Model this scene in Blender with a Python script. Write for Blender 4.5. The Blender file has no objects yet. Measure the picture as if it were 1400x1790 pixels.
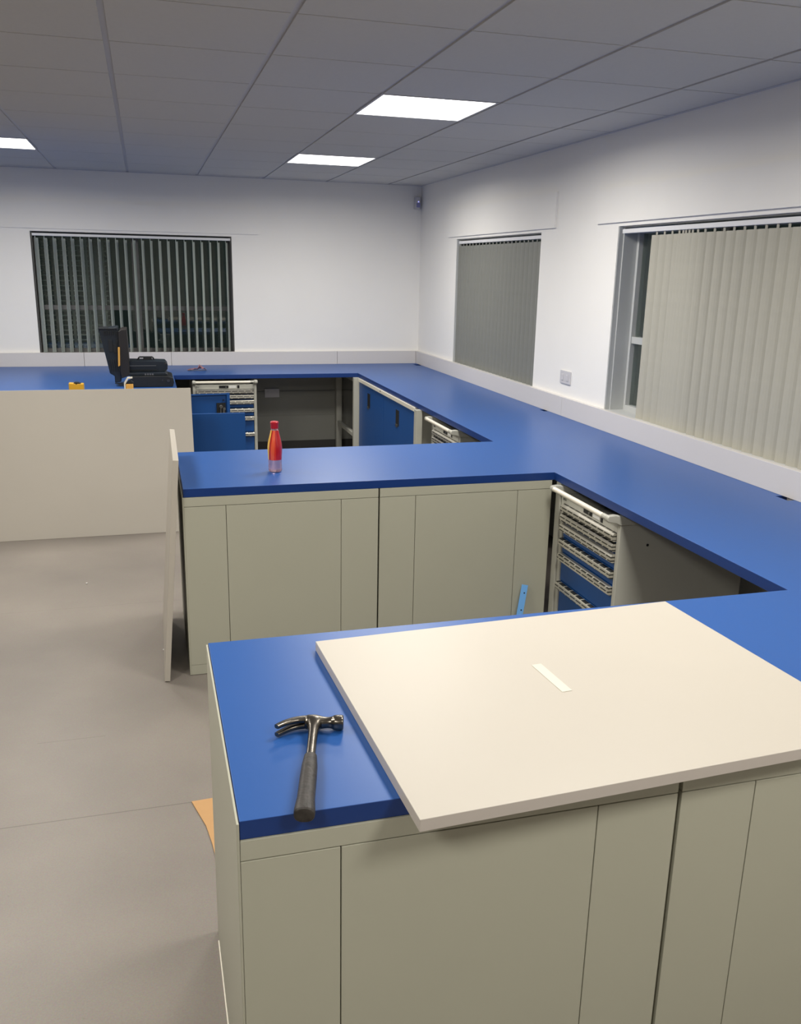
import bpy, bmesh, math, random
from mathutils import Vector, Matrix
random.seed(7)
scene = bpy.context.scene
COL = scene.collection
PI = math.pi

# ------------------------------------------------------------------ materials
def s2l(c):
    return tuple(((v/255.0)/12.92 if v/255.0 <= .04045 else ((v/255.0+.055)/1.055)**2.4) for v in c) + (1.0,)

def mat(name, rgb, rough=.5, metal=0., spec=.5, var=.0, vscale=8., bump=0., bscale=200., coat=0.):
    m = bpy.data.materials.new(name); m.use_nodes = True
    nt = m.node_tree; b = nt.nodes['Principled BSDF']
    b.inputs['Roughness'].default_value = rough
    b.inputs['Metallic'].default_value = metal
    b.inputs['Specular IOR Level'].default_value = spec
    b.inputs['Coat Weight'].default_value = coat
    c = s2l(rgb)
    tc = nt.nodes.new('ShaderNodeTexCoord')
    if var > 0:
        n = nt.nodes.new('ShaderNodeTexNoise'); n.inputs['Scale'].default_value = vscale
        n.inputs['Detail'].default_value = 4
        nt.links.new(tc.outputs['Object'], n.inputs['Vector'])
        mx = nt.nodes.new('ShaderNodeMix'); mx.data_type = 'RGBA'
        mx.inputs['A'].default_value = tuple(v*(1-var) for v in c[:3])+(1,)
        mx.inputs['B'].default_value = tuple(min(1, v*(1+var)) for v in c[:3])+(1,)
        nt.links.new(n.outputs['Fac'], mx.inputs['Factor'])
        nt.links.new(mx.outputs['Result'], b.inputs['Base Color'])
    else:
        b.inputs['Base Color'].default_value = c
    if bump > 0:
        n2 = nt.nodes.new('ShaderNodeTexNoise'); n2.inputs['Scale'].default_value = bscale
        n2.inputs['Detail'].default_value = 2
        nt.links.new(tc.outputs['Object'], n2.inputs['Vector'])
        bp = nt.nodes.new('ShaderNodeBump'); bp.inputs['Strength'].default_value = bump
        bp.inputs['Distance'].default_value = .001
        nt.links.new(n2.outputs['Fac'], bp.inputs['Height'])
        nt.links.new(bp.outputs['Normal'], b.inputs['Normal'])
    return m

def emit(name, rgb, s):
    m = bpy.data.materials.new(name); m.use_nodes = True
    b = m.node_tree.nodes['Principled BSDF']
    b.inputs['Base Color'].default_value = (.8, .8, .8, 1)
    b.inputs['Emission Color'].default_value = rgb + (1,)
    b.inputs['Emission Strength'].default_value = s
    return m

M = {}
M['wall'] = mat('painted_wall', (240, 238, 234), .75, var=.02, vscale=3, bump=.15, bscale=120)
M['ceil'] = mat('ceiling_tile', (200, 198, 194), .9, var=.03, vscale=60, bump=.25, bscale=350)
M['grid'] = mat('ceiling_grid_metal', (190, 189, 192), .5)
M['blue'] = mat('blue_linoleum_top', (34, 82, 150), .37, spec=.5, var=.02, vscale=30, bump=.05, bscale=500)
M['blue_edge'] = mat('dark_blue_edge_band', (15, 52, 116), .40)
M['clad'] = mat('grey_enamel_panel', (176, 175, 158), .42, var=.02, vscale=5)
M['board'] = mat('white_laminate_board', (186, 179, 167), .45, var=.015, vscale=6)
M['boardedge'] = mat('board_edge_band', (190, 182, 174), .5)
M['upstand'] = mat('grey_white_upstand', (212, 208, 206), .45, var=.01)
M['bluepaint'] = mat('blue_powder_coat', (20, 76, 142), .42, var=.02)
M['bright_blue'] = mat('light_blue_paint', (120, 182, 244), .4)
M['greymetal'] = mat('light_grey_powder_coat', (182, 181, 170), .4, var=.02)
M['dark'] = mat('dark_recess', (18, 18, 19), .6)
M['blackpl'] = mat('black_plastic', (22, 25, 28), .5, var=.15, vscale=40, bump=.3, bscale=150)
M['navypl'] = mat('blue_black_plastic', (24, 34, 44), .42, var=.2, vscale=35, bump=.4, bscale=90)
M['brownpl'] = mat('brown_black_plastic', (34, 30, 28), .55, var=.1)
M['yellow'] = mat('yellow_plastic', (226, 170, 40), .4, var=.05)
M['yellow2'] = mat('amber_plastic', (238, 178, 84), .45)
M['cream'] = mat('cream_bar', (236, 230, 214), .3, coat=.3)
M['label'] = mat('white_paper_label', (225, 225, 220), .6)
M['chrome'] = mat('polished_steel', (118, 112, 103), .26, metal=1., var=.25, vscale=60, bump=.3, bscale=120)
M['steel'] = mat('dull_steel', (150, 150, 148), .35, metal=1.)
M['rubber'] = mat('worn_black_rubber', (52, 48, 44), .5, var=.9, vscale=70, bump=1., bscale=140)
M['frame_l'] = mat('window_frame_grey', (196, 198, 197), .4)
M['frame_d'] = mat('window_frame_dark', (104, 103, 101), .5, var=.05)
M['vane'] = mat('blind_vane_fabric', (176, 173, 160), .8, var=.05, vscale=25, bump=.3, bscale=600)
M['vane_shaded'] = mat('blind_vane_fabric_shaded', (126, 127, 121), .6, var=.05, vscale=25, bump=.3, bscale=600)  # darker copy of the vane fabric, shade from the slat angle put into its colour
M['vane2'] = mat('blind_vane_fabric_green', (196, 204, 198), .75, var=.03, vscale=25)
M['rail'] = mat('white_headrail', (226, 226, 228), .35)
M['card'] = mat('tan_cardboard', (192, 150, 102), .85, var=.06, vscale=20)
M['tape'] = mat('cream_masking_tape', (209, 203, 188), .6)
M['red'] = mat('red_bottle_sleeve', (206, 34, 36), .32, coat=.3)
M['capred'] = mat('red_bottle_cap', (186, 26, 38), .35)
M['plast'] = mat('switch_plate_plastic', (206, 204, 206), .35)
M['shutter'] = mat('shutter_steel', (205, 214, 210), .5)
M['pinkish'] = mat('dusty_pink_film', (140, 98, 106), .5, var=.3, vscale=60)
M['skirt'] = mat('skirting_dark', (70, 68, 66), .6)
M['under'] = mat('chipboard_underside', (84, 78, 72), .8)
M['lens'] = mat('sensor_lens', (150, 150, 200), .2)
M['led_on'] = emit('sensor_led', (.35, .35, 1.), 1.5)
M['led'] = emit('lit_led_panel', (1.0, .975, .94), 5.)

# floor vinyl with speckle, wear and welded seams
def floor_mat():
    m = bpy.data.materials.new('grey_vinyl_floor'); m.use_nodes = True
    nt = m.node_tree; N = nt.nodes; L = nt.links; b = N['Principled BSDF']
    b.inputs['Roughness'].default_value = .42
    b.inputs['Specular IOR Level'].default_value = .35
    tc = N.new('ShaderNodeTexCoord')
    n1 = N.new('ShaderNodeTexNoise'); n1.inputs['Scale'].default_value = 1.6; n1.inputs['Detail'].default_value = 5
    n2 = N.new('ShaderNodeTexNoise'); n2.inputs['Scale'].default_value = 220; n2.inputs['Detail'].default_value = 2
    v = N.new('ShaderNodeTexVoronoi'); v.inputs['Scale'].default_value = 9; v.inputs['Randomness'].default_value = 1
    for x in (n1, n2, v): L.new(tc.outputs['Object'], x.inputs['Vector'])
    r1 = N.new('ShaderNodeValToRGB')
    r1.color_ramp.elements[0].position = .3; r1.color_ramp.elements[0].color = s2l((128, 121, 114))
    r1.color_ramp.elements[1].position = .75; r1.color_ramp.elements[1].color = s2l((145, 137, 128))
    L.new(n1.outputs['Fac'], r1.inputs['Fac'])
    mx = N.new('ShaderNodeMix'); mx.data_type = 'RGBA'; mx.blend_type = 'OVERLAY'; mx.inputs['Factor'].default_value = .22
    L.new(r1.outputs['Color'], mx.inputs['A']); L.new(n2.outputs['Color'], mx.inputs['B'])
    # tiny specks
    lt = N.new('ShaderNodeMath'); lt.operation = 'LESS_THAN'; lt.inputs[1].default_value = .028
    L.new(v.outputs['Distance'], lt.inputs[0])
    mf = N.new('ShaderNodeMath'); mf.operation = 'MULTIPLY'; mf.inputs[1].default_value = .25; L.new(lt.outputs[0], mf.inputs[0])
    mx2 = N.new('ShaderNodeMix'); mx2.data_type = 'RGBA'
    mx2.inputs['B'].default_value = s2l((96, 90, 84)); L.new(mf.outputs[0], mx2.inputs['Factor']); L.new(mx.outputs['Result'], mx2.inputs['A'])
    # welded seams across the room
    sp = N.new('ShaderNodeSeparateXYZ'); L.new(tc.outputs['Object'], sp.inputs[0])
    last = mx2.outputs['Result']
    for y0, wd, f, xa, xb in ((-5.966, .0022, .6, -9, 0), (-5.43, .0016, .45, -3.15, -2.9), (-4.0, .0016, .3, -9, 0)):
        a = N.new('ShaderNodeMath'); a.operation = 'SUBTRACT'; a.inputs[1].default_value = y0; L.new(sp.outputs['Y'], a.inputs[0])
        c = N.new('ShaderNodeMath'); c.operation = 'ABSOLUTE'; L.new(a.outputs[0], c.inputs[0])
        d = N.new('ShaderNodeMath'); d.operation = 'LESS_THAN'; d.inputs[1].default_value = wd; L.new(c.outputs[0], d.inputs[0])
        g = N.new('ShaderNodeMath'); g.operation = 'GREATER_THAN'; g.inputs[1].default_value = xa; L.new(sp.outputs['X'], g.inputs[0])
        h = N.new('ShaderNodeMath'); h.operation = 'LESS_THAN'; h.inputs[1].default_value = xb; L.new(sp.outputs['X'], h.inputs[0])
        e = N.new('ShaderNodeMath'); e.operation = 'MULTIPLY'; L.new(g.outputs[0], e.inputs[0]); L.new(h.outputs[0], e.inputs[1])
        e2 = N.new('ShaderNodeMath'); e2.operation = 'MULTIPLY'; L.new(e.outputs[0], e2.inputs[0]); L.new(d.outputs[0], e2.inputs[1])
        k = N.new('ShaderNodeMath'); k.operation = 'MULTIPLY'; k.inputs[1].default_value = f; L.new(e2.outputs[0], k.inputs[0])
        q = N.new('ShaderNodeMix'); q.data_type = 'RGBA'; q.inputs['B'].default_value = s2l((92, 84, 78))
        L.new(k.outputs[0], q.inputs['Factor']); L.new(last, q.inputs['A']); last = q.outputs['Result']
    L.new(last, b.inputs['Base Color'])
    bp = N.new('ShaderNodeBump'); bp.inputs['Strength'].default_value = .12; bp.inputs['Distance'].default_value = .001
    L.new(n2.outputs['Fac'], bp.inputs['Height']); L.new(bp.outputs['Normal'], b.inputs['Normal'])
    return m
M['floor'] = floor_mat()

# aluminium drawer grip with rows of dark slots
def grip_mat():
    m = bpy.data.materials.new('slotted_grip_strip'); m.use_nodes = True
    nt = m.node_tree; N = nt.nodes; L = nt.links; b = N['Principled BSDF']
    b.inputs['Roughness'].default_value = .35; b.inputs['Metallic'].default_value = .5
    tc = N.new('ShaderNodeTexCoord'); sp = N.new('ShaderNodeSeparateXYZ'); L.new(tc.outputs['Object'], sp.inputs[0])
    cb = N.new('ShaderNodeCombineXYZ'); sk = N.new('ShaderNodeMath'); sk.operation = 'MULTIPLY_ADD'; sk.inputs[1].default_value = -.9; L.new(sp.outputs['Z'], sk.inputs[0]); L.new(sp.outputs['X'], sk.inputs[2]); L.new(sk.outputs[0], cb.inputs['X']); L.new(sp.outputs['Z'], cb.inputs['Y'])
    br = N.new('ShaderNodeTexBrick'); L.new(cb.outputs[0], br.inputs['Vector'])
    br.inputs['Scale'].default_value = 1.; br.inputs['Brick Width'].default_value = .058; br.inputs['Row Height'].default_value = .0155
    br.inputs['Mortar Size'].default_value = .0055; br.offset = .5; br.inputs['Mortar Smooth'].default_value = .2
    br.inputs['Color1'].default_value = s2l((48, 48, 46)); br.inputs['Color2'].default_value = s2l((66, 66, 62)); br.inputs['Mortar'].default_value = s2l((196, 192, 180))
    L.new(br.outputs['Color'], b.inputs['Base Color'])
    return m
M['grip'] = grip_mat()

def glass_mat():
    m = bpy.data.materials.new('window_glass'); m.use_nodes = True
    b = m.node_tree.nodes['Principled BSDF']
    b.inputs['Base Color'].default_value = (.82, .9, .87, 1)
    b.inputs['Roughness'].default_value = .0; b.inputs['Transmission Weight'].default_value = 1.; b.inputs['IOR'].default_value = 1.5
    return m
M['glass'] = glass_mat()

def bottle_mat():
    m = bpy.data.materials.new('clear_pink_plastic'); m.use_nodes = True
    b = m.node_tree.nodes['Principled BSDF']
    b.inputs['Base Color'].default_value = s2l((222, 190, 200)); b.inputs['Roughness'].default_value = .08
    b.inputs['Transmission Weight'].default_value = .75; b.inputs['IOR'].default_value = 1.3
    return m
M['bottle'] = bottle_mat()

def sleeve_mat():
    # red shrink sleeve, orange band and a yellow strip of print round the body
    m = bpy.data.materials.new('printed_bottle_sleeve'); m.use_nodes = True
    nt = m.node_tree; N = nt.nodes; L = nt.links; b = N['Principled BSDF']; b.inputs['Roughness'].default_value = .3
    b.inputs['Coat Weight'].default_value = .4
    tc = N.new('ShaderNodeTexCoord'); sp = N.new('ShaderNodeSeparateXYZ'); L.new(tc.outputs['Object'], sp.inputs[0])
    at = N.new('ShaderNodeMath'); at.operation = 'ARCTAN2'; L.new(sp.outputs['X'], at.inputs[0]); L.new(sp.outputs['Y'], at.inputs[1])
    mr = N.new('ShaderNodeMapRange'); mr.inputs['From Min'].default_value = -PI; mr.inputs['From Max'].default_value = PI
    tw = N.new('ShaderNodeMath'); tw.operation = 'MULTIPLY_ADD'; tw.inputs[1].default_value = 2.2; L.new(sp.outputs['Z'], tw.inputs[0]); L.new(at.outputs[0], tw.inputs[2])
    L.new(tw.outputs[0], mr.inputs['Value'])
    cr = N.new('ShaderNodeValToRGB'); cr.color_ramp.interpolation = 'CONSTANT'
    els = [(0., (214, 52, 38)), (.07, (236, 92, 52)), (.15, (190, 34, 30)), (.185, (128, 18, 22)), (.205, (246, 192, 76)), (.31, (190, 24, 34)), (.70, (150, 50, 52)), (.86, (184, 22, 34))]
    cr.color_ramp.elements[0].position = 0; cr.color_ramp.elements[0].color = s2l(els[0][1])
    cr.color_ramp.elements[1].position = els[1][0]; cr.color_ramp.elements[1].color = s2l(els[1][1])
    for p, c in els[2:]:
        e = cr.color_ramp.elements.new(p); e.color = s2l(c)
    L.new(mr.outputs[0], cr.inputs['Fac']); L.new(cr.outputs['Color'], b.inputs['Base Color'])
    return m
M['sleeve'] = sleeve_mat()

# ------------------------------------------------------------------ helpers
def box(bm, x0, x1, y0, y1, z0, z1):
    vs = [bm.verts.new((x, y, z)) for x in (x0, x1) for y in (y0, y1) for z in (z0, z1)]
    for f in ((0, 1, 3, 2), (4, 6, 7, 5), (0, 4, 5, 1), (2, 3, 7, 6), (0, 2, 6, 4), (1, 5, 7, 3)):
        bm.faces.new([vs[i] for i in f])
    return vs

def prism(bm, pts, ax, a, b):
    # pts: 2D outline; ax = axis of extrusion
    def P(p, t):
        return {'z': (p[0], p[1], t), 'y': (p[0], t, p[1]), 'x': (t, p[0], p[1])}[ax]
    A = [bm.verts.new(P(p, a)) for p in pts]; B = [bm.verts.new(P(p, b)) for p in pts]
    bm.faces.new(A); bm.faces.new(B[::-1]); n = len(pts)
    for i in range(n):
        bm.faces.new((A[i], B[i], B[(i+1) % n], A[(i+1) % n]))
    return A + B

def tube(bm, p0, p1, r0, r1=None, n=16, cap=True, sx=1., sy=1.):
    p0 = Vector(p0); p1 = Vector(p1); r1 = r0 if r1 is None else r1
    d = (p1-p0).normalized(); q = d.to_track_quat('Z', 'Y')
    R = []
    for p, r in ((p0, r0), (p1, r1)):
        R.append([bm.verts.new(p + q @ Vector((r*sx*math.cos(2*PI*i/n), r*sy*math.sin(2*PI*i/n), 0))) for i in range(n)])
    for i in range(n):
        bm.faces.new((R[0][i], R[0][(i+1) % n], R[1][(i+1) % n], R[1][i]))
    if cap:
        bm.faces.new(R[0][::-1]); bm.faces.new(R[1])

def lathe(bm, prof, n=32, sq=None):
    rings = []
    for z, r in prof:
        rings.append([bm.verts.new((r*math.cos(2*PI*i/n), r*math.sin(2*PI*i/n), z)) for i in range(n)])
    for a, b in zip(rings, rings[1:]):
        for i in range(n):
            bm.faces.new((a[i], a[(i+1) % n], b[(i+1) % n], b[i]))
    bm.faces.new(rings[0][::-1]); bm.faces.new(rings[-1])
    return rings

def loft(bm, secs, cap=True):
    # secs: list of lists of 3D points, same count
    R = [[bm.verts.new(p) for p in s] for s in secs]; n = len(R[0])
    for a, b in zip(R, R[1:]):
        for i in range(n):
            bm.faces.new((a[i], a[(i+1) % n], b[(i+1) % n], b[i]))
    if cap:
        bm.faces.new(R[0][::-1]); bm.faces.new(R[-1])

def obj(name, bm, m, parent=None, bev=0., smooth=False, loc=None, seg=2):
    bmesh.ops.recalc_face_normals(bm, faces=bm.faces[:])
    me = bpy.data.meshes.new(name); bm.to_mesh(me); bm.free()
    for k in (m if isinstance(m, (list, tuple)) else [m]): me.materials.append(M[k])
    if smooth:
        for p in me.polygons: p.use_smooth = True
    o = bpy.data.objects.new(name, me); COL.objects.link(o)
    if parent: o.parent = parent
    if loc: o.location = loc
    if bev > 0:
        b = o.modifiers.new('bevel', 'BEVEL'); b.width = bev; b.segments = seg; b.limit_method = 'ANGLE'; b.angle_limit = .6
        if smooth is False:
            for p in me.polygons: p.use_smooth = True
            w = o.modifiers.new('wn', 'WEIGHTED_NORMAL'); w.keep_sharp = False
    return o

def auto(o, ang=40):
    me = o.data
    for p in me.polygons: p.use_smooth = True
    bm = bmesh.new(); bm.from_mesh(me)
    for e in bm.edges:
        if len(e.link_faces) == 2 and e.calc_face_angle(0) > math.radians(ang): e.smooth = False
    bm.to_mesh(me); bm.free()
    return o

def tag(o, label, cat, group=None):
    o['label'] = label; o['category'] = cat
    if group: o['group'] = group
    return o

def thing(name, label, cat, loc, rotz=0., group=None):
    o = bpy.data.objects.new(name, None); COL.objects.link(o)
    o.empty_display_size = .05
    o.location = loc; o.rotation_euler = (0, 0, rotz)
    return tag(o, label, cat, group)

def struct(o):
    o['kind'] = 'structure'; return o

def bxo(name, m, parent, b, bev=0.):
    bm = bmesh.new(); box(bm, *b); return obj(name, bm, m, parent, bev)

def copy_thing(root, loc, rotz, label, group=None):
    r = root.copy(); COL.objects.link(r); r.location = loc; r.rotation_euler = (0, 0, rotz); r['label'] = label
    if group: r['group'] = group
    for ch in list(root.children):
        c = ch.copy(); COL.objects.link(c); c.parent = r
        for g in list(ch.children):
            d = g.copy(); COL.objects.link(d); d.parent = c
    return r

# ------------------------------------------------------------------ dimensions
ZC = 2.573                      # ceiling
GX, GY = -2.746, -6.170         # ceiling grid origin
H, HB = .865, .828              # worktop top and underside
XR = -.82                       # front edge of right run
RX0, RY0 = -8.2, -12.8          # far sides of the room
WT = .30                        # wall thickness

# ------------------------------------------------------------------ shell
bm = bmesh.new(); box(bm, RX0-WT, WT, RY0-WT, WT, -.15, 0.); struct(obj('floor', bm, 'floor'))

def wall_with_holes(name, ax, a0, a1, holes, c0, c1):
    """ax 'x': wall runs along x (fixed y slab c0..c1); ax 'y': runs along y"""
    bm = bmesh.new()
    def B(p, q, z0, z1):
        if ax == 'x': box(bm, p, q, c0, c1, z0, z1)
        else: box(bm, c0, c1, p, q, z0, z1)
    cur = a0
    for (h0, h1, z0, z1) in sorted(holes):
        B(cur, h0, 0, ZC+.25); B(h0, h1, 0, z0); B(h0, h1, z1, ZC+.25); cur = h1
    B(cur, a1, 0, ZC+.25)
    return struct(obj(name, bm, 'wall'))
WZ0, WZ1 = .980, 2.050
wall_with_holes('wall_back', 'x', RX0, 0., [(-3.602, -1.848, WZ0, WZ1)], 0., WT)
wall_with_holes('wall_right', 'y', RY0, WT, [(-2.849, -1.085, WZ0, WZ1), (-7.0, -3.912, WZ0, WZ1)], 0., WT)
wall_with_holes('wall_left', 'y', RY0, WT, [], RX0-WT, RX0)
wall_with_holes('wall_front', 'x', RX0-WT, WT, [], RY0-WT, RY0)

# lights: cells of the 600 mm grid
LIGHTS = [(i, j) for i in (2, -2) for j in (7, 3, -1, -5)]
# ceiling tiles with tegular edges (a single ceiling), grid of tee bars behind
bm = bmesh.new()
i0 = math.floor((RX0-GX)/.6); i1 = math.ceil((0-GX)/.6); j0 = math.floor((RY0-GY)/.6); j1 = math.ceil((0-GY)/.6)
hw = .0105
for i in range(i0, i1):
    for j in range(j0, j1):
        if (i, j) in LIGHTS: continue
        x0 = max(GX+.6*i+hw, RX0+.019); x1 = min(GX+.6*(i+1)-hw, -.019)
        y0 = max(GY+.6*j+hw*.45, RY0+.019); y1 = min(GY+.6*(j+1)-hw*.45, -.019)
        if x1-x0 < .02 or y1-y0 < .02: continue
        box(bm, x0, x1, y0, y1, ZC, ZC+.02)
struct(obj('ceiling', bm, 'ceil', bev=.0015))
bm = bmesh.new()
for i in range(i0+1, i1): box(bm, GX+.6*i-.012, GX+.6*i+.012, RY0, 0, ZC+.007, ZC+.035)
for j in range(j0+1, j1): box(bm, RX0, 0, GY+.6*j-.012, GY+.6*j+.012, ZC+.0072, ZC+.0348)
struct(obj('trim_1', bm, 'grid'))
bm = bmesh.new()        # wall angle round the edge
box(bm, RX0, 0, -.02, 0, ZC-.002, ZC+.02); box(bm, -.02, 0, RY0, -.02, ZC-.002, ZC+.02)
box(bm, RX0, RX0+.02, RY0, -.02, ZC-.002, ZC+.02); box(bm, RX0+.02, -.02, RY0, RY0+.02, ZC-.002, ZC+.02)
struct(obj('trim_2', bm, 'grid'))
bm = bmesh.new(); box(bm, RX0, 0, RY0, 0, ZC+.10, ZC+.14); struct(obj('trim_3', bm, 'ceil'))   # slab above the tiles

# ------------------------------------------------------------------ LED panels
LL = {(2, 7): 'small lit square ceiling light nearest the far right corner, farther of the right pair',
      (2, 3): 'largest lit square ceiling light, nearer of the right pair',
      (-2, 7): 'lit square ceiling light cut off by the left edge of the photo'}
proto = None
for (i, j) in LIGHTS:
    loc = (GX+.6*i+.3, GY+.6*j+.3, ZC)
    lab = LL.get((i, j), 'lit square ceiling light of the rows behind the viewer or out of frame')
    if proto is None:
        proto = thing('ceiling_light', lab, 'light', loc, 0, 'recessed LED ceiling lights')
        bm = bmesh.new(); a, b_ = .2955, .2835
        for s in (-1, 1):
            box(bm, min(s*a, s*b_), max(s*a, s*b_), -a, a, -.001, .012)
            box(bm, -b_, b_, min(s*a, s*b_), max(s*a, s*b_), -.001, .012)
        obj('frame', bm, 'grid', proto)
        bxo('diffuser', 'led', proto, (-b_, b_, -b_, b_, .001, .006))
    else:
        copy_thing(proto, loc, 0, lab)

# the lamp behind each diffuser, with the narrow spread of a prismatic panel
la = bpy.data.lights.new('led_lamp', 'AREA'); la.shape = 'SQUARE'; la.size = .56; la.energy = 30; la.color = (1., .962, .89); la.spread = math.radians(171)
for (i, j) in LIGHTS:
    lo = bpy.data.objects.new('led_lamp', la); COL.objects.link(lo); lo.location = (GX+.6*i+.3, GY+.6*j+.3, ZC-.0005)

# ------------------------------------------------------------------ boards over the windows (part of the wall)
def wallboard(n, b):
    bm = bmesh.new(); box(bm, *b); struct(obj('trim_%d' % n, bm, 'wall'))
wallboard(4, (-4.9, -1.60, -.010, 0, 2.073, 2.305))
wallboard(5, (-.014, 0, -3.083, -.875, 2.071, 2.300))
wallboard(6, (-.014, 0, -7.6, -3.66, 2.071, 2.262))

# ------------------------------------------------------------------ windows
def window(n, ax, a0, a1, mull, fm, trans, depth):
    """opening a0..a1 along the wall, frame at depth behind the face"""
    r = bpy.data.objects.new('window_%d' % n, None); COL.objects.link(r); struct(r)
    r.location = ((a0+a1)/2, .1, WZ0) if ax == 'x' else (.1, (a0+a1)/2, WZ0)
    def bb(bm, p, q, d0, d1, z0, z1):
        if ax == 'x': box(bm, p-r.location.x, q-r.location.x, d0-.1, d1-.1, z0-WZ0, z1-WZ0)
        else: box(bm, d0-.1, d1-.1, p-r.location.y, q-r.location.y, z0-WZ0, z1-WZ0)
    d0, d1 = depth, depth+.06; w = .036
    bm = bmesh.new()       # outer frame with liner of the reveal
    bb(bm, a0+.002, a0+w, d0, d1, WZ0, WZ1); bb(bm, a1-w, a1-.002, d0, d1, WZ0, WZ1)
    bb(bm, a0+w, a1-w, d0, d1, WZ0+.002, WZ0+w); bb(bm, a0+w, a1-w, d0, d1, WZ1-w, WZ1-.002)
    bb(bm, a0+.001, a0+.014, .032, d0, WZ0, WZ1); bb(bm, a1-.014, a1-.001, .032, d0, WZ0, WZ1)
    bb(bm, a0+.001, a0+.006, .002, .032, WZ0, WZ1); bb(bm, a1-.006, a1-.001, .002, .032, WZ0, WZ1)
    bb(bm, a0+.014, a1-.014, .032, d0, WZ1-.006, WZ1-.001)
    obj('window_frame', bm, fm, r, bev=.002)
    bm = bmesh.new()
    for m_ in mull: bb(bm, m_-.033, m_+.033, d0+.003, d1-.003, WZ0+w, WZ1-w)
    if mull: obj('mullion', bm, fm, r, bev=.002)
    bm = bmesh.new(); edges = [a0+w] + [e for m_ in mull for e in (m_-.033, m_+.033)] + [a1-w]
    for k in range(0, len(edges), 2): bb(bm, edges[k], edges[k+1], d0+.006, d1-.006, trans[0], trans[1])
    obj('transom', bm, fm, r, bev=.002)
    bm = bmesh.new(); bb(bm, a0+w-.01, a1-w+.01, d0+.028, d0+.034, WZ0+w-.01, WZ1-w+.01)
    obj('glass', bm, 'glass', r)
    bm = bmesh.new(); bb(bm, a0+.002, a1-.002, 0.002, d0, WZ0-.0, WZ0+.006); obj('window_sill', bm, fm, r)
    return r
window(1, 'x', -3.602, -1.848, [-2.72], 'frame_d', (1.366, 1.408), .115)
window(2, 'y', -2.849, -1.085, [-1.97], 'frame_l', (1.385, 1.425), .12)
window(3, 'y', -7.0, -3.912, [-4.75, -5.6, -6.4], 'frame_l', (1.385, 1.425), .12)

# ------------------------------------------------------------------ vertical blinds
def vane_mesh(L, w, curve):
    bm = bmesh.new(); n = 6; A = []; B = []
    for k in range(n+1):
        t = -1+2*k/n; u = t*w/2; c = curve*(1-t*t)
        A.append((u, c)); B.append((u, c+.0007))
    pts = A + B[::-1]
    prism(bm, pts, 'z', 0, L)
    box(bm, -.006, .006, curve-.0015, curve+.0015, L, L+.02)      # hook
    bmesh.ops.recalc_face_normals(bm, faces=bm.faces[:])
    me = bpy.data.meshes.new('slat'); bm.to_mesh(me); bm.free()
    return me

def blind(label, ax, a0, a1, z0, rail, pos, vm, w=.089, curve=.010):
    """pos: list of (coordinate, angle) for each vane"""
    loc = ((a0+a1)/2, .05, z0) if ax == 'x' else (.05, (a0+a1)/2, z0)
    r = thing('vertical_blind', label, 'blind', loc)
    d = rail[2]; bm = bmesh.new()
    if ax == 'x': box(bm, a0-loc[0], a1-loc[0], d-.05, d+.038-.05, rail[0]-z0, rail[1]-z0)
    else: box(bm, d-.05, d+.038-.05, a0-loc[1], a1-loc[1], rail[0]-z0, rail[1]-z0)
    obj('headrail', bm, 'rail', r, bev=.002)
    L = rail[0]-.018-z0
    me = vane_mesh(L, w, curve); me.materials.append(M[vm])
    for (p, a) in pos:
        s = bpy.data.objects.new('slat', me); COL.objects.link(s); s.parent = r
        s.location = (p-loc[0], d+.019-.05, 0) if ax == 'x' else (d+.019-.05, p-loc[1], 0)
        s.rotation_euler = (0, 0, a)
    return r
pos = [(-3.556+.0757*k, math.radians(75+random.uniform(-1.5, 1.5))) for k in range(23)]
blind('open vertical blind with narrow grey slats over the dark far wall window', 'x', -3.588, -1.858, .988, (2.012, 2.034, .012), pos, 'vane2')
pos = [(-2.805+.0765*k, math.radians(90+20+random.uniform(-2.5, 2.5))) for k in range(23)]
blind('closed grey vertical blind filling the smaller window on the right wall', 'y', -2.838, -1.10, .985, (2.010, 2.034, .016), pos, 'vane_shaded')
yy = [-4.285, -4.362, -4.435, -4.50, -4.535, -4.56, -4.59, -4.62, -4.665]
pos = [(y, math.radians(90+16)) for y in yy] + [(-4.725-.0765*k, math.radians(90+24+random.uniform(-3, 3))) for k in range(28)]
blind('closed grey vertical blind of the large near window on the right wall', 'y', -6.98, -3.93, .985, (2.010, 2.034, .016), pos, 'vane')

# slatted shutter outside the back window
bm = bmesh.new()
for k in range(30):
    z = .70+.050*k; box(bm, -4.35, -3.02, 1.24, 1.30, z, z+.012)
for k in range(9): box(bm, -4.35+.16*k, -4.32+.16*k, 1.225, 1.235, .66, 2.2)
tag(obj('roller_shutter', bm, 'shutter', loc=None), 'dim slatted shutter outside, seen through left half of the far window', 'shutter')
bm = bmesh.new(); box(bm, -5.4, .6, WT, 4.0, -.15, -.01); struct(obj('trim_14', bm, 'skirt'))
bm = bmesh.new(); box(bm, -4.3, -4.2, 1.31, 1.4, -.01, 2.2); box(bm, -3.2, -3.1, 1.31, 1.4, -.01, 2.2)
o = obj('post', bm, 'shutter'); o.parent = bpy.data.objects['roller_shutter']

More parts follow.
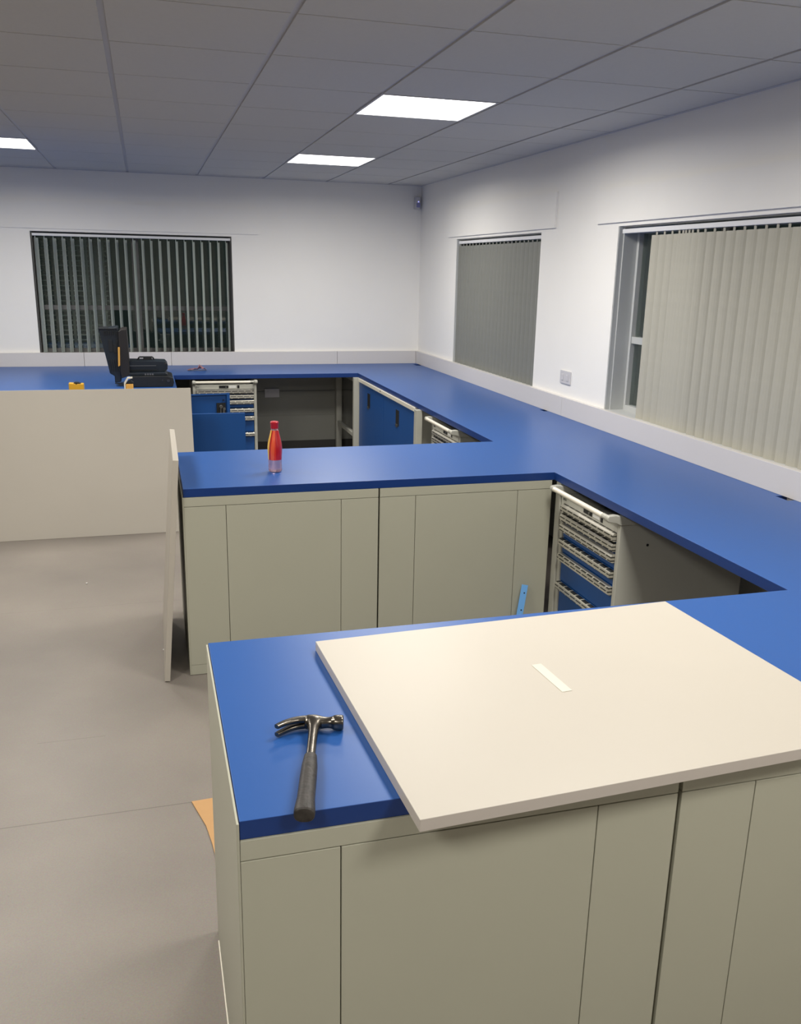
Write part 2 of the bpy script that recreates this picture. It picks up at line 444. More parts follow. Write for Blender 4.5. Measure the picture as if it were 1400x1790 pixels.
# ------------------------------------------------------------------ upstands (splashbacks)
def upstand(b, label):
    bm = bmesh.new(); cx, cy = (b[0]+b[1])/2, (b[2]+b[3])/2
    box(bm, b[0]-cx, b[1]-cx, b[2]-cy, b[3]-cy, 0, .125)
    tag(obj('splashback', bm, 'upstand', bev=.0015, loc=(cx, cy, H)), label, 'splashback', 'white splashbacks along the worktop')
G = .0012
upstand((-4.72, -3.225-G, -.03, 0), 'white splashback piece at far left, under the left end of the far window')
upstand((-3.225+G, -2.445-G, -.03, 0), 'white splashback piece directly behind the open black tool case')
upstand((-2.445+G, -.845-G, -.03, 0), 'long white splashback piece on far wall behind the pink scrap')
upstand((-.845+G, -.032, -.03, 0), 'short white splashback piece on far wall ending in the corner')
upstand((-.03, 0, -3.395+G, -.001), 'white splashback on right wall beneath the smaller window')
upstand((-.03, 0, -7.37, -3.395-G), 'white splashback on right wall beneath the large near window')

# ------------------------------------------------------------------ worktop: one continuous comb shaped top
P2L, P3L = -2.547, -2.553
Y2B, Y2F, Y3B, Y3F = -4.176, -4.968, -6.605, -7.374
YB = -.830
XU = -.001
pts = [(-4.9, -.001), (-4.9, -2.40), (-2.455, -2.40), (-2.455, YB), (XR, YB), (XR, Y2B), (P2L, Y2B), (P2L, Y2F), (XR, Y2F),
       (XR, Y3B), (P3L, Y3B), (P3L, Y3F), (XU, Y3F),
       (XU, -5.665), (-.062, -5.665), (-.062, -5.585), (XU, -5.585),
       (XU, -3.195), (-.06, -3.195), (-.06, -3.125), (XU, -3.125),
       (XU, -.24), (-.085, -.24), (-.085, -.12), (XU, -.12), (XU, -.001)]
bm = bmesh.new(); prism(bm, pts, 'z', HB-H, 0)
wt = obj('worktop', bm, ['blue', 'blue_edge'], bev=.0015, loc=(0, 0, H))
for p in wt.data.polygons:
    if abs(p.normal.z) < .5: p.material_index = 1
tag(wt, 'continuous blue worktop with two long peninsulas running round the room', 'worktop')

# ------------------------------------------------------------------ peninsula cabinets (backs seen)
def clad_unit(name, x0, x1, yf, yb, fills, label, end=None, group=None):
    """cladding faces -y at yf; fills: x positions of the seams"""
    r = thing(name, label, 'cabinet', ((x0+x1)/2, (yf+yb)/2, 0), 0, group)
    cx, cy = r.location.x, r.location.y
    def B(nm, m, a, b, c, d, z0, z1, bev=.0012): return bxo(nm, m, r, (a-cx, b-cx, c-cy, d-cy, z0, z1), bev)
    g = .0010; t = .018
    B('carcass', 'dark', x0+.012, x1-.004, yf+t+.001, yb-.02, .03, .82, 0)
    zt = .786
    B('top_rail', 'clad', x0, x1, yf, yf+t, zt+g, HB-.0008)
    B('plinth', 'clad', x0+.0, x1, yf+.001, yf+t, .002, .05-g)
    xs = [x0] + fills + [x1]
    for k in range(len(xs)-1):
        a = xs[k]+(g if k else 0); b = xs[k+1]-(g if k < len(xs)-2 else 0)
        B('back_panel' if (xs[k+1]-xs[k]) > .3 else 'filler_panel', 'clad', a, b, yf, yf+t, .05, zt-g)
    if end: B('end_panel', 'clad', end[0], end[1], yf, yb-.002, .002, end[2])
    return r
y2 = Y2F-.003; y3 = Y3F-.003
clad_unit('base_cabinet', -2.547, -1.6885, y2, Y2B, [-2.370, -1.861], 'plain grey cabinet at the free left end of the middle peninsula, under the red bottle', (-2.553, -2.547, HB-.001), 'cabinets of the middle peninsula')
clad_unit('base_cabinet', -1.6815, -.831, y2, Y2B, [-1.512, -1.006], 'plain grey cabinet of the middle peninsula beside the gap with the near drawer cabinet', None, 'cabinets of the middle peninsula')
clad_unit('base_cabinet', -2.553, -1.6875, y3, Y3B, [-2.375, -1.864], 'grey cabinet at the near peninsula corner below the hammer', (-2.5585, -2.5535, H-.003), 'cabinets of the near peninsula')
clad_unit('base_cabinet', -1.6785, -.84, y3, Y3B, [-1.505, -1.01], 'grey cabinet of the near peninsula right of the wide dark gap', None, 'cabinets of the near peninsula')
clad_unit('base_cabinet', -.833, -.04, y3, Y3B-.02, [-.66], 'grey corner cabinet of the near peninsula against the right wall', None, 'cabinets of the near peninsula')
es = bxo('edge_strip', 'cream', [o for o in bpy.data.objects if o.get('label', '').startswith('grey cabinet at the near')][0], (-2.5615+(2.553+1.6875)/2, -2.5587+(2.553+1.6875)/2, -.385, .340, .0, .006))
# thin pale edge strip along the near peninsula end
# under-structure of left block
r = thing('base_cabinet', 'grey cabinet left of the far bay with two blue doors standing open', 'cabinet', (-2.46, -1.665, 0))
def LB(nm, m, x0, x1, yA, yB, z0, z1, bev=.001, par=None): return bxo(nm, m, par or r, (x0+2.46, x1+2.46, yA+1.665, yB+1.665, z0, z1), bev)
bm = bmesh.new()
for b in ((-3.05, -2.46, -2.15, -2.13, .0, .80), (-3.05, -2.46, -1.20, -1.18, 0, .80), (-3.05, -3.03, -2.13, -1.20, 0, .80), (-3.03, -2.46, -2.13, -1.2, .05, .07), (-3.03, -2.46, -2.13, -1.2, .78, .80), (-3.03, -2.50, -2.13, -1.2, .40, .415)):
    box(bm, b[0]+2.46, b[1]+2.46, b[2]+1.665, b[3]+1.665, b[4], b[5])
obj('carcass', bm, 'greymetal', r, bev=.001)
# near door (outer face to the viewer)
bm = bmesh.new(); box(bm, 0, .462, -.0, .018, 0, .665)
d = obj('door', bm, 'bluepaint', r, bev=.003); d.location = (.012, -.478, .07)
# far door: inner face with folded flanges and the lock in its recess
bm = bmesh.new()
box(bm, 0, .44, .02, .022, 0, .665); box(bm, 0, .44, 0, .02, .655, .665); box(bm, 0, .44, 0, .02, 0, .01)
box(bm, 0, .01, 0, .02, .01, .655); box(bm, .415, .44, -.004, .02, .01, .669)
d = obj('door', bm, 'bluepaint', r, bev=.0015); d.location = (.012, .462, .08); d.rotation_euler = (0, 0, math.radians(6))
bm = bmesh.new(); box(bm, .33, .405, .008, .0195, .475, .585); obj('lock_recess', bm, 'dark', d)
bm = bmesh.new(); tube(bm, (.365, .008, .555), (.365, -.004, .555), .014, n=14); box(bm, .357, .366, .0, .008, .46, .555)
obj('latch', bm, 'steel', d, bev=.001)
bm = bmesh.new(); tube(bm, (.392, .008, .535), (.392, -.003, .535), .011, n=12); box(bm, .38, .395, .0, .008, .48, .535)
obj('catch', bm, 'steel', d, bev=.001)
bm = bmesh.new(); tube(bm, (.388, .02, .61), (.388, -.002, .61), .005, n=10); obj('rivet', bm, 'chrome', d)
# rest of left block: plain cabinets
bxo0 = bmesh.new(); box(bxo0, -.5, .5, -.55, .55, 0, .825)
# supports under the left block front
def leg_frame(name, label, x, y, legs, rails, base_off=(0, 0), mt='greymetal'):
    r = thing(name, label, 'frame', (x, y, 0))
    for (a, b, c, d, z0, z1) in legs: bxo('leg', mt, r, (a-x, b-x, c-y, d-y, z0, z1), .002)
    for (a, b, c, d, z0, z1) in rails: bxo('rail', mt, r, (a-x, b-x, c-y, d-y, z0, z1), .002)
    return r
bxo0.free()
leg_frame('bench_frame', 'light grey leg frame under the corner of the left worktop beside the black case', -2.50, -1.0,
          [(-2.51, -2.462, -.90, -.845, 0, HB-.001), (-2.51, -2.462, -.09, -.045, 0, HB-.001)], [(-2.51, -2.462, -.845, -.09, .78, HB-.001)])
leg_frame('bench_frame', 'light grey support frame in the far corner bay with a low cross rail', -.84, -.45,
          [(-.868, -.812, -.872, -.83+.002, 0, HB-.001), (-.868, -.812, -.095, -.045, 0, HB-.001)],
          [(-.858, -.822, -.828, -.095, .272, .308), (-.858, -.822, -.828, -.095, .785, HB-.001)])
# middle bay frame leg and panel
leg_frame('bench_frame', 'light grey bench leg between the blue doors and the mid drawer cabinet', -.80, -2.76,
          [(-.855, -.81, -2.800, -2.742, 0, HB-.001)], [(-.81, -.06, -2.78, -2.74, .785, HB-.001)])
leg_frame('bench_frame', 'grey bench leg in shadow between middle peninsula and near drawer cabinet', -.80, -5.0,
          [(-.815, -.770, -5.030, -4.985, 0, HB-.001)], [(-.755, -.06, -5.02, -4.98, .785, HB-.001)])
leg_frame('bench_frame', 'plain bench leg frame carrying the left block of worktop, mostly hidden', -4.6, -2.3,
          [(-4.85, -4.80, -2.36, -2.31, 0, HB-.001), (-3.2, -3.15, -2.36, -2.31, 0, HB-.001)], [(-4.80, -3.2, -2.355, -2.315, .785, HB-.001)])

# ------------------------------------------------------------------ blue sliding door cabinet on the right run
r = thing('sliding_door_cabinet', 'long low cabinet with two blue doors under the right worktop', 'cabinet', (-.45, -1.765, 0))
def SB(nm, m, a, b, c, d, z0, z1, bev=.0015, par=None): return bxo(nm, m, par or r, (a+.45, b+.45, c+1.765, d+1.765, z0, z1), bev)
bm = bmesh.new()
for b in ((-.80, -.06, -2.66, -2.64, .0, .80), (-.80, -.06, -.895, -.875, 0, .80), (-.08, -.06, -2.64, -.895, 0, .80), (-.80, -.08, -2.64, -.895, .03, .05), (-.80, -.08, -2.64, -.895, .78, .80)):
    box(bm, b[0]+.45, b[1]+.45, b[2]+1.765, b[3]+1.765, b[4], b[5])
obj('carcass', bm, 'greymetal', r, bev=.001)
SB('top_rail', 'cream', -.832, -.80, -2.655, -.895, .797, .826)
for k, (ya, yb_, hy) in enumerate(((-1.768, -.895, -1.262), (-2.642, -1.772, -2.19))):
    d = SB('door', 'bluepaint', -.822, -.804, ya, yb_, .03, .793)
    SB('handle_recess', 'dark', -.8235, -.821, hy-.045, hy+.045, .612, .735, .0, d)
    SB('catch', 'steel', -.8265, -.8235, hy-.01, hy+.045, .60, .622, .001, d)
SB('screw', 'dark', -.834, -.831, -1.70, -1.68, .81, .82)

# ------------------------------------------------------------------ drawer cabinets
def text_mesh(body, size):
    cu = bpy.data.curves.new('lettering', 'FONT'); cu.body = body; cu.size = size; cu.extrude = .0004
    o = bpy.data.objects.new('tmp', cu); COL.objects.link(o)
    dg = bpy.context.evaluated_depsgraph_get(); me = bpy.data.meshes.new_from_object(o.evaluated_get(dg))
    bpy.data.objects.remove(o); return me
DW, DD, DH = .552, .62, .776
def drawer_cabinet(label, loc, rotz):
    r = thing('drawer_cabinet', label, 'cabinet', loc, rotz, 'grey drawer cabinets with blue drawers')
    W = DW; bm = bmesh.new()
    box(bm, 0, .026, 0, DD, .02, DH); box(bm, W-.026, W, 0, DD, .02, DH); box(bm, .026, W-.026, DD-.01, DD, .02, DH)
    box(bm, .026, W-.026, .002, DD-.01, .02, .05); box(bm, .026, W-.026, 0, .03, .736, DH); box(bm, .02, W-.02, .03, DD-.02, 0, .02)
    box(bm, .026, W-.026, .06, DD-.01, .700, .705)
    obj('body', bm, 'greymetal', r, bev=.004)
    tops = [.738, .693, .644, .572, .498, .354, .05]
    for k in range(6):
        z1 = tops[k]; z0 = tops[k+1]+.003
        bm = bmesh.new(); box(bm, .030, W-.030, .006, .024, z0, z1-.002); box(bm, .04, W-.04, .024, DD-.05, z0+.004, z0+.008)
        d = obj('drawer', bm, 'bluepaint', r, bev=.001)
        bm = bmesh.new()
        prism(bm, [(.0055, z1-.004), (-.010, z1-.005), (-.017, z1-.012), (-.019, z1-.036), (-.010, z1-.0405), (.0055, z1-.039)], 'x', .028, W-.028)
        obj('handle', bm, 'grip', d)
    # push bar with end brackets
    bm = bmesh.new(); tube(bm, (.004, -.052, .806), (W-.06, -.052, .806), .0115, n=18); o = obj('push_bar', bm, 'cream', r); auto(o)
    for s in (0, 1):
        bm = bmesh.new()
        x0, x1 = ((-.004, .024) if s == 0 else (W-.024, W+.004))
        prism(bm, [(-.064, .812), (-.058, .820), (-.03, .822), (.075, .806), (.088, .797), (.088, .776), (-.004, .776), (-.022, .786), (-.058, .793), (-.064, .799)], 'x', x0, x1)
        if s: prism(bm, [(-.063, .811), (-.057, .8185), (-.046, .8185), (-.041, .811), (-.041, .800), (-.063, .800)], 'x', W-.062, x0)
        obj('bracket', bm, 'greymetal', r, bev=.004)
    bm = bmesh.new(); box(bm, .225, .305, -.0015, .0005, .746, .771); obj('lock_plate', bm, 'dark', r)
    bm = bmesh.new(); tube(bm, (.285, -.0014, .758), (.285, -.007, .758), .007, n=12); obj('lock', bm, 'steel', r)
    bm = bmesh.new(); box(bm, .312, .372, -.001, .0005, .749, .769); obj('label', bm, 'label', r)
    bm = bmesh.new(); box(bm, .383, .402, -.0015, .0005, .745, .772); obj('handle_lock', bm, 'dark', r)
    me = text_mesh('LISTA', .014); me.materials.append(M['dark'])
    t = bpy.data.objects.new('lettering', me); COL.objects.link(t); t.parent = r
    t.location = (.016, -.0006, .752); t.rotation_euler = (PI/2, 0, 0)
    bm = bmesh.new(); tube(bm, (W+.0003, .135, .683), (W+.0012, .135, .683), .006, n=12); obj('screw_hole', bm, 'dark', r)
    return r
c1 = drawer_cabinet('grey drawer cabinet with blue drawers under the far worktop, behind open blue doors', (-2.297, -.835, 0), 0)
copy_thing(c1, (-.808, -5.036, 0), -PI/2, 'largest grey drawer cabinet with blue drawers, in the near bay beside the white board')
copy_thing(c1, (-.800, -3.02, 0), -PI/2, 'small grey drawer cabinet mostly hidden, behind the middle peninsula worktop')
# grey infill between leg and middle drawer cabinet
bm = bmesh.new(); box(bm, -.0, .012, -.075, .075, 0, .80)
tag(obj('infill_panel', bm, 'greymetal', bev=.001, loc=(-.745, -2.893, 0)), 'narrow dull grey panel left of the mid drawer cabinet', 'panel')

# things on the wall below the far worktop
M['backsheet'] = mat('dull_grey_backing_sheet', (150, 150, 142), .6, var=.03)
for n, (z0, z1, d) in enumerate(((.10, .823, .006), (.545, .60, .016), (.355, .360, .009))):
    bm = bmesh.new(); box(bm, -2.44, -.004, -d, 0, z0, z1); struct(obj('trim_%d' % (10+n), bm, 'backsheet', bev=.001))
bm = bmesh.new(); box(bm, -2.4, 0, -.018, 0, 0, .10); struct(obj('baseboard_back', bm, 'skirt', bev=.003))
r = thing('wall_socket', 'double wall socket in shadow under the far worktop', 'socket', (-1.50, -.017, .585), 0)
bxo('plate', 'plast', r, (-.073, .073, -.009, .001, -.043, .043), .003)
bm = bmesh.new(); box(bm, -.05, -.03, -.0115, -.0085, .005, .02); box(bm, .03, .05, -.0115, -.0085, .005, .02); obj('switch', bm, 'plast', r)

# ------------------------------------------------------------------ socket plate and sensor on walls
r = thing('switch_plate', 'white double switch plate on right wall between the two windows', 'switch', (0, -3.375, 1.118))
bxo('plate', 'plast', r, (-.010, 0, -.073, .073, -.043, .043), .003)
for s in (-1, 1): bxo('rocker', 'plast', r, (-.0135, -.0095, s*.034-.014, s*.034+.014, -.022, .018), .001)
r = thing('motion_sensor', 'small white alarm motion sensor in the top corner of the walls', 'sensor', (-.045, 0, 2.412))
bm = bmesh.new(); prism(bm, [(-.033, 0), (.033, 0), (.033, -.02), (.020, -.042), (-.020, -.042), (-.033, -.02)], 'z', -.058, .058)
obj('housing', bm, 'plast', r, bev=.006)
bm = bmesh.new(); box(bm, -.018, .018, -.0445, -.041, -.04, .0); obj('lens', bm, 'lens', r, bev=.001)
bm = bmesh.new(); tube(bm, (.002, -.0415, .012), (.002, -.0445, .012), .0055, n=12); obj('indicator', bm, 'led_on', r)

# ------------------------------------------------------------------ boards
def board(name, label, size, mtx, parts=True):
    w, d, t = size
    bm = bmesh.new(); box(bm, 0, w, 0, d, 0, t)
    o = obj(name, bm, ['board', 'boardedge'], bev=.0012); o.matrix_world = mtx
    for p in o.data.polygons:
        if abs(p.normal.z) < .5: p.material_index = 1
    return tag(o, label, 'board')
# lying on the near peninsula
a = math.radians(2.75)
Mx = Matrix.Translation((-2.2615, -7.4795, H+.0006)) @ Matrix.Rotation(a, 4, 'Z')
b1 = board('white_board', 'large cream white board lying flat on the near peninsula beside the hammer', (1.016, .768, .0245), Mx)
bm = bmesh.new(); box(bm, -.0125, .0125, -.072, .072, 0, .0004)
o = tag(obj('masking_tape', bm, 'tape', loc=(-1.812, -7.036, H+.0256)), 'short strip of cream tape on the flat white board', 'tape')
o.rotation_euler = (0, 0, math.radians(4))
# leaning on the left block
ang = math.atan2(.258, .962)
Mx = Matrix.Translation((-2.385, -2.668, .0005)) @ Matrix.Rotation(PI/2-ang, 4, 'X') @ Matrix.Rotation(0, 4, 'Z')
bm = bmesh.new(); box(bm, -1.6, 0, 0, .995, -.025, 0)
o = obj('white_board', bm, ['board', 'boardedge'], bev=.0012); o.matrix_world = Matrix.Translation((-2.385, -2.668, .0005)) @ Matrix.Rotation(PI/2-ang, 4, 'X')
for p in o.data.polygons:
    if abs(p.normal.z) < .5: p.material_index = 1
tag(o, 'wide white board standing on the floor, leaning against the left worktop block', 'board')
# narrow board leaning on the end of the middle peninsula
bm = bmesh.new(); box(bm, -.024, 0, -.752, 0, 0, 1.0)
o = obj('white_board', bm, 'board', bev=.0015)
tl = math.atan2(.082, 1.0)
o.matrix_world = Matrix.Translation((-2.634, -4.262, .0025)) @ Matrix.Rotation(tl, 4, 'Y') @ Matrix.Rotation(math.radians(-.6), 4, 'Z')
tag(o, 'white board seen edge-on, leaning against the end of the middle peninsula', 'board')

# blue flat bar leaning in the near bay
bm = bmesh.new(); box(bm, -.0165, .0165, 0, .004, 0, .325)
o = obj('flat_bar', bm, 'bright_blue', bev=.001)
o.matrix_world = Matrix.Translation((-1.018, -5.050, .001)) @ Matrix.Rotation(math.radians(-10), 4, 'X') @ Matrix.Rotation(math.radians(12), 4, 'Y')
tag(o, 'light blue perforated metal bar leaning against the middle peninsula cabinet', 'bar')
for z in (.20, .285):
    bm = bmesh.new(); tube(bm, (.003, -.0006, z), (.003, .0002, z), .0038, n=10); h = obj('screw_hole', bm, 'dark', o)

# cardboard on the floor
bm = bmesh.new()
prism(bm, [(-2.598, -5.968), (-2.578, -6.045), (-2.559, -6.118), (-2.546, -6.22), (-2.537, -6.345), (-2.50, -6.50), (-2.30, -6.56), (-2.26, -5.95)], 'z', 0, .004)
tag(obj('cardboard_sheet', bm, 'card', loc=(0, 0, .0008)), 'tan cardboard offcut with a curved edge on the floor by the near peninsula', 'cardboard')

# ------------------------------------------------------------------ hammer
ham = thing('claw_hammer', 'steel claw hammer with worn black rubber grip on the blue worktop', 'hammer', (-2.372, -7.098, H+.0005), math.radians(-13.5))
# local: handle towards -Y, striking face +X, claws -X curving to -Y, table plane z=0
ZH = .0158
def oval(c, rx, rz, axis, n=20, p=2.0):
    out = []
    for i in range(n):
        t = 2*PI*i/n; cx = math.copysign(abs(math.cos(t))**(2/p), math.cos(t)); sz = math.copysign(abs(math.sin(t))**(2/p), math.sin(t))
        if axis == 'x': out.append((c[0], c[1]+rx*cx, c[2]+rz*sz))
        else: out.append((c[0]+rx*cx, c[1], c[2]+rz*sz))
    return out
bm = bmesh.new()
secs = []
for x, r_, ry in ((-.022, .0132, .0150), (-.010, .0142, .0172), (.006, .0142, .0168), (.016, .0118, .0125), (.026, .0108, .0108), (.035, .0112, .0112), (.0390, .0134, .0134), (.0425, .0150, .0155), (.058, .0150, .0158), (.0605, .0140, .0145)):
    secs.append(oval((x, .004 if x < .01 else .002, ZH), ry, r_, 'x', 24, 2.4))
loft(bm, secs)
o = obj('head', bm, 'chrome', ham); auto(o, 50)
s = o.modifiers.new('sub', 'SUBSURF'); s.levels = 1; s.render_levels = 2
for sgn in (-1, 1):
    bm = bmesh.new(); secs = []
    for k in range(9):
        t = k/8.; x = -.012-.066*t+.004*t*t; y = .0050-.036*t*t
        w = .0165*(1-.42*t); th = .0060*(1-.25*t)
        zc = ZH+sgn*(.0058+.0032*t)
        tx, ty = -.066+.008*t, -.072*t; L = math.hypot(tx, ty); nx, ny = -ty/L, tx/L
        ring = []
        for i in range(14):
            a_ = 2*PI*i/14; ca = math.copysign(abs(math.cos(a_))**.6, math.cos(a_)); sa = math.copysign(abs(math.sin(a_))**.6, math.sin(a_))
            ring.append((x+nx*w*ca*.62, y+ny*w*ca*.62, zc+th*sa))
        secs.append(ring)
    loft(bm, secs); o = obj('claw', bm, 'chrome', ham); auto(o, 50)
bm = bmesh.new(); secs = []
for y, rx, rz in ((.016, .0110, .0125), (.004, .0200, .0148), (-.006, .0185, .0140), (-.018, .0122, .0115), (-.035, .0100, .0100), (-.080, .0095, .0088), (-.130, .0098, .0085), (-.150, .0098, .0085)):
    secs.append(oval((0, y, ZH), rx, rz, 'y', 20, 2.6))
loft(bm, secs); o = obj('shank', bm, 'chrome', ham); auto(o, 50); s = o.modifiers.new('sub', 'SUBSURF'); s.levels = 1; s.render_levels = 2
bm = bmesh.new(); secs = []
prof = [(-.128, .0105, .0100), (-.131, .0125, .0115), (-.145, .0135, .0125), (-.165, .0150, .0135), (-.200, .0158, .0138), (-.240, .0160, .0140), (-.270, .0162, .0142), (-.292, .0178, .0148), (-.305, .0188, .0150), (-.314, .0182, .0150), (-.317, .0160, .0130)]
for k in range(len(prof)-1):
    a_, b_ = prof[k], prof[k+1]; n = 5
    for q in range(n):
        t = q/n; secs.append(oval((0, a_[0]+(b_[0]-a_[0])*t, .0152), a_[1]+(b_[1]-a_[1])*t, a_[2]+(b_[2]-a_[2])*t, 'y', 28, 2.5))
secs.append(oval((0, prof[-1][0], .0152), prof[-1][1], prof[-1][2], 'y', 28, 2.5))
loft(bm, secs); o = obj('grip', bm, 'rubber', ham); auto(o, 55)

# ------------------------------------------------------------------ bottle
bt = thing('drink_bottle', 'red sleeved plastic drink bottle with red cap on the middle peninsula', 'bottle', (-2.117, -4.70, H+.0005))
def contour(bm, prof, n=40, tw=0., amp=0.):
    rings = []
    for z, r_ in prof:
        ring = []
        for i in range(n):
            a_ = 2*PI*i/n; f = 1-amp*max(0, math.cos(6*a_+z*tw))
            ring.append((r_*f*math.cos(a_), r_*f*math.sin(a_), z))
        rings.append(ring)
    loft(bm, rings)
bm = bmesh.new()
contour(bm, [(0, .024), (.003, .0295), (.010, .0325), (.020, .0315), (.030, .0322), (.040, .031), (.050, .0318), (.062, .031), (.100, .0315), (.140, .029), (.165, .024), (.185, .0185), (.193, .016), (.205, .0155), (.214, .0155)], 40, 30., .035)
o = obj('body', bm, 'bottle', bt); auto(o, 60)
bm = bmesh.new()
contour(bm, [(.058, .0318), (.064, .0322), (.075, .0325), (.095, .0338), (.115, .0338), (.135, .0318), (.155, .0275), (.172, .0232), (.185, .0202), (.192, .0190), (.194, .0185)], 48, 30., .03)
o = obj('sleeve', bm, 'sleeve', bt); auto(o, 60)
bm = bmesh.new(); lathe(bm, [(.203, .0175), (.205, .018), (.222, .018), (.224, .0192), (.232, .0192), (.235, .016)], 28)
o = obj('cap', bm, 'capred', bt); auto(o, 40)

# ------------------------------------------------------------------ open tool case on the left block
tc = thing('tool_case', 'open black plastic tool case standing on the left worktop under the window', 'case', (-2.66, -1.40, H+.0005))
def TB(nm, m, pts, y0, y1, par=None, bev=.004):
    bm = bmesh.new(); prism(bm, [(x+2.66, z-H) for x, z in pts], 'y', y0+1.40, y1+1.40); return obj(nm, bm, m, par or tc, bev)
TB('base', 'blackpl', [(-2.80, .866), (-2.482, .866), (-2.472, .90), (-2.478, .934), (-2.52, .948), (-2.80, .948)], -1.60, -1.24)
ins = TB('tray', 'navypl', [(-2.81, .948), (-2.53, .948), (-2.515, .958), (-2.535, .972), (-2.81, .972)], -1.56, -1.27)
up = TB('lower_lid', 'navypl', [(-2.81, .972), (-2.545, .972), (-2.515, .99), (-2.512, 1.03), (-2.53, 1.052), (-2.64, 1.056), (-2.81, 1.058)], -1.50, -1.30)
for k, z in enumerate((.985, 1.018)):
    bm = bmesh.new(); box(bm, -2.80+2.66, -2.60+2.66, -1.508+1.40, -1.50+1.40, z-H, z+.004-H); obj('ridge', bm, 'steel' if k else 'blackpl', up)
bm = bmesh.new()
for p0, p1 in (((-2.74, 1.055), (-2.725, 1.078)), ((-2.725, 1.078), (-2.625, 1.078)), ((-2.625, 1.078), (-2.61, 1.055))):
    tube(bm, (p0[0]+2.66, .0, p0[1]-H), (p1[0]+2.66, .0, p1[1]-H), .006, n=10)
box(bm, -.035, .03, -.012, .012, 1.055-H, 1.082-H)
obj('handle', bm, 'blackpl', tc, bev=.001)
bm = bmesh.new(); tube(bm, (-2.515+2.66, -.202, .915-H), (-2.515+2.66, -.215, .915-H), .012, n=16); tube(bm, (-2.56+2.66, -.202, .918-H), (-2.56+2.66, -.21, .918-H), .005, n=10)
tube(bm, (-2.53+2.66, -.102, 1.035-H), (-2.53+2.66, -.108, 1.035-H), .006, n=12)
obj('rivet', bm, 'chrome', tc)
bm = bmesh.new()
for k in range(4): box(bm, -.03+.018*k, -.018+.018*k, -.1625, -.160, .953-H, .966-H)
obj('marking', bm, 'steel', tc)
# upright lid: moulded inner shell (left) and hinged half (right)
bm = bmesh.new()
prism(bm, [(x+2.66, z-H) for x, z in ((-3.010, 1.298), (-2.870, 1.318), (-2.862, 1.10), (-2.868, .90), (-2.915, .892), (-2.915, .945), (-2.948, .965), (-2.972, 1.10))], 'y', -1.52+1.4, -1.30+1.4)
sh = obj('moulded_lid', bm, 'navypl', tc, bev=.006)
bm = bmesh.new()
for k in range(7): box(bm, -2.975+2.66+.016*k, -2.966+2.66+.016*k, -.128, -.119, 1.255-H, 1.285-H)
for k in range(6): prism(bm, [(-.285+.017*k, .98-H), (-.277+.017*k, .98-H), (-.283+.017*k, 1.07-H), (-.291+.017*k, 1.07-H)], 'y', -.128, -.119)
for (x, z, w, h) in ((-.285, 1.13, .03, .09), (-.25, 1.12, .028, .07), (-.232, 1.19, .02, .03)): box(bm, x, x+w, -.126, -.119, z-H, z+h-H)
box(bm, -3.014+2.66, -2.872+2.66, -.135, .105, 1.300-H, 1.308-H)
box(bm, -.255, -.205, -.13, -.118, .886-H, .893-H)
obj('rib', bm, 'blackpl', sh, bev=.001)
TB('lid', 'brownpl', [(-2.868, 1.285), (-2.845, 1.300), (-2.806, 1.302), (-2.803, 1.20), (-2.800, .952), (-2.862, .93), (-2.870, 1.0)], -1.56, -1.26)
TB('latch', 'yellow2', [(-2.876, 1.168), (-2.862, 1.168), (-2.868, 1.030), (-2.882, 1.022)], -1.572, -1.555, None, .002)

# yellow clamps gripping the top of the leaning board
yb = thing('yellow_block', 'yellow plastic block behind the top edge of the leaning board, left one', 'block', (-3.143, -2.262, H+.0005))
bm = bmesh.new(); prism(bm, [(-.048, 0), (.048, 0), (.048, .118), (.012, .120), (.0, .114), (-.006, .121), (-.048, .124)], 'y', -.035, .035); obj('body', bm, 'yellow', yb, bev=.003)
bm = bmesh.new(); prism(bm, [(-.018, .1215), (.03, .1195), (.018, .128), (-.01, .13)], 'y', -.03, .02); obj('clip', bm, 'blackpl', yb, bev=.001)
yb = thing('yellow_clamp', 'small yellow hooked clamp beside the black tool case above the board', 'clamp', (-2.795, -2.262, H+.0005))
bm = bmesh.new(); box(bm, -.024, .027, -.02, .02, 0, .112); obj('body', bm, 'yellow2', yb, bev=.006)
bm = bmesh.new()
prism(bm, [(-.034, 0), (-.025, 0), (-.025, .112), (-.004, .148), (.024, .150), (.024, .158), (-.01, .158), (-.034, .120)], 'y', -.022, .022); obj('hook', bm, 'cream', yb, bev=.001)
bm = bmesh.new(); prism(bm, [(-.022, .114), (.026, .114), (.030, .122), (.010, .138), (-.004, .135)], 'y', -.018, .018); obj('jaw', bm, 'blackpl', yb, bev=.001)

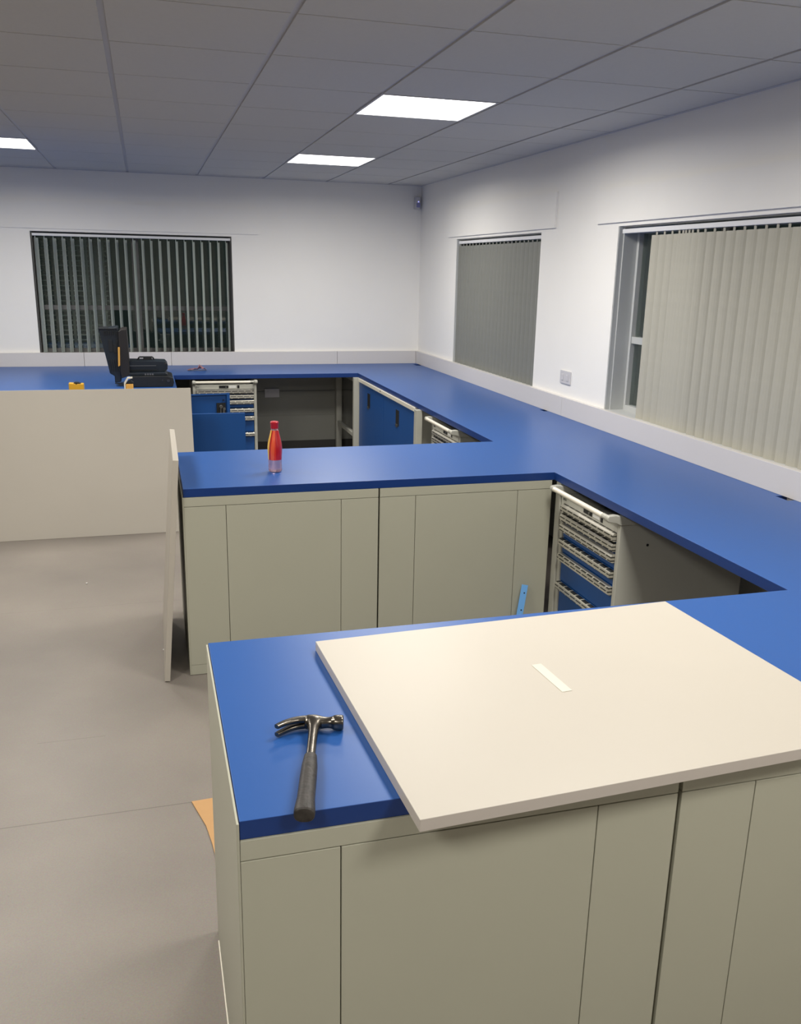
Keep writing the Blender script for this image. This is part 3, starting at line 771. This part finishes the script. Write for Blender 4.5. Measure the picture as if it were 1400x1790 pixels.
# crumpled pinkish film on the far worktop
bm = bmesh.new(); n = 9; V = []
for i in range(n):
    row = []
    for j in range(6):
        t = i/(n-1); row.append(bm.verts.new((-.085+.17*t, -.035+.014*j+random.uniform(-.004, .004), (.004+random.uniform(.008, .036)*math.sin(PI*t)*(1.4 if t > .5 else .6)))))
    V.append(row)
for i in range(n-1):
    for j in range(5): bm.faces.new((V[i][j], V[i+1][j], V[i+1][j+1], V[i][j+1]))
o = tag(obj('plastic_scrap', bm, 'pinkish', loc=(-2.235, -.47, H+.001)), 'small crumpled pink scrap on the far blue worktop', 'scrap')
s = o.modifiers.new('sol', 'SOLIDIFY'); s.thickness = .001

# tiny debris on the floor
for k, (x, y, rr, m_, lb) in enumerate(((-3.07, -3.62, .007, 'label', 'tiny white crumb on the floor below the wide leaning board'), (-2.661, -4.66, .006, 'label', 'tiny white crumb at the foot of the edge-on board'), (-2.955, -6.87, .004, 'steel', 'tiny screw on the open floor at the bottom left'))):
    bm = bmesh.new(); bmesh.ops.create_icosphere(bm, subdivisions=1, radius=rr)
    for v in bm.verts: v.co.z *= .5; v.co *= random.uniform(.8, 1.2)
    bmesh.ops.translate(bm, verts=bm.verts, vec=(0, 0, rr*.5))
    tag(obj('crumb' if m_ == 'label' else 'screw', bm, m_, loc=(x, y, 0)), lb, 'debris')

# ------------------------------------------------------------------ world, camera
w = bpy.data.worlds.new('night'); scene.world = w; w.use_nodes = True
bg = w.node_tree.nodes['Background']; bg.inputs['Color'].default_value = (.010, .014, .013, 1); bg.inputs['Strength'].default_value = 1.

cam = bpy.data.cameras.new('camera'); co = bpy.data.objects.new('camera', cam); COL.objects.link(co)
rt = Vector((.96214554, -.27182519, .01967271)); up = Vector((.05398068, .26082685, .96387522)); fw = Vector((.26713674, .9263263, -.2656267))
R = Matrix((rt, up, -fw)).transposed().to_4x4()
co.matrix_world = Matrix.Translation((-2.66098597, -8.70788039, 1.78333389)) @ R
cam.sensor_fit = 'VERTICAL'; cam.sensor_height = 24.; cam.lens = 1537.064/1790*24.
cam.clip_start = .02; cam.clip_end = 60
scene.camera = co
vs = scene.view_settings
scene.display_settings.display_device = 'sRGB'
vs.view_transform = 'Standard'; vs.look = 'None'; vs.gamma = 1.; vs.exposure = 0.; vs.use_curve_mapping = False
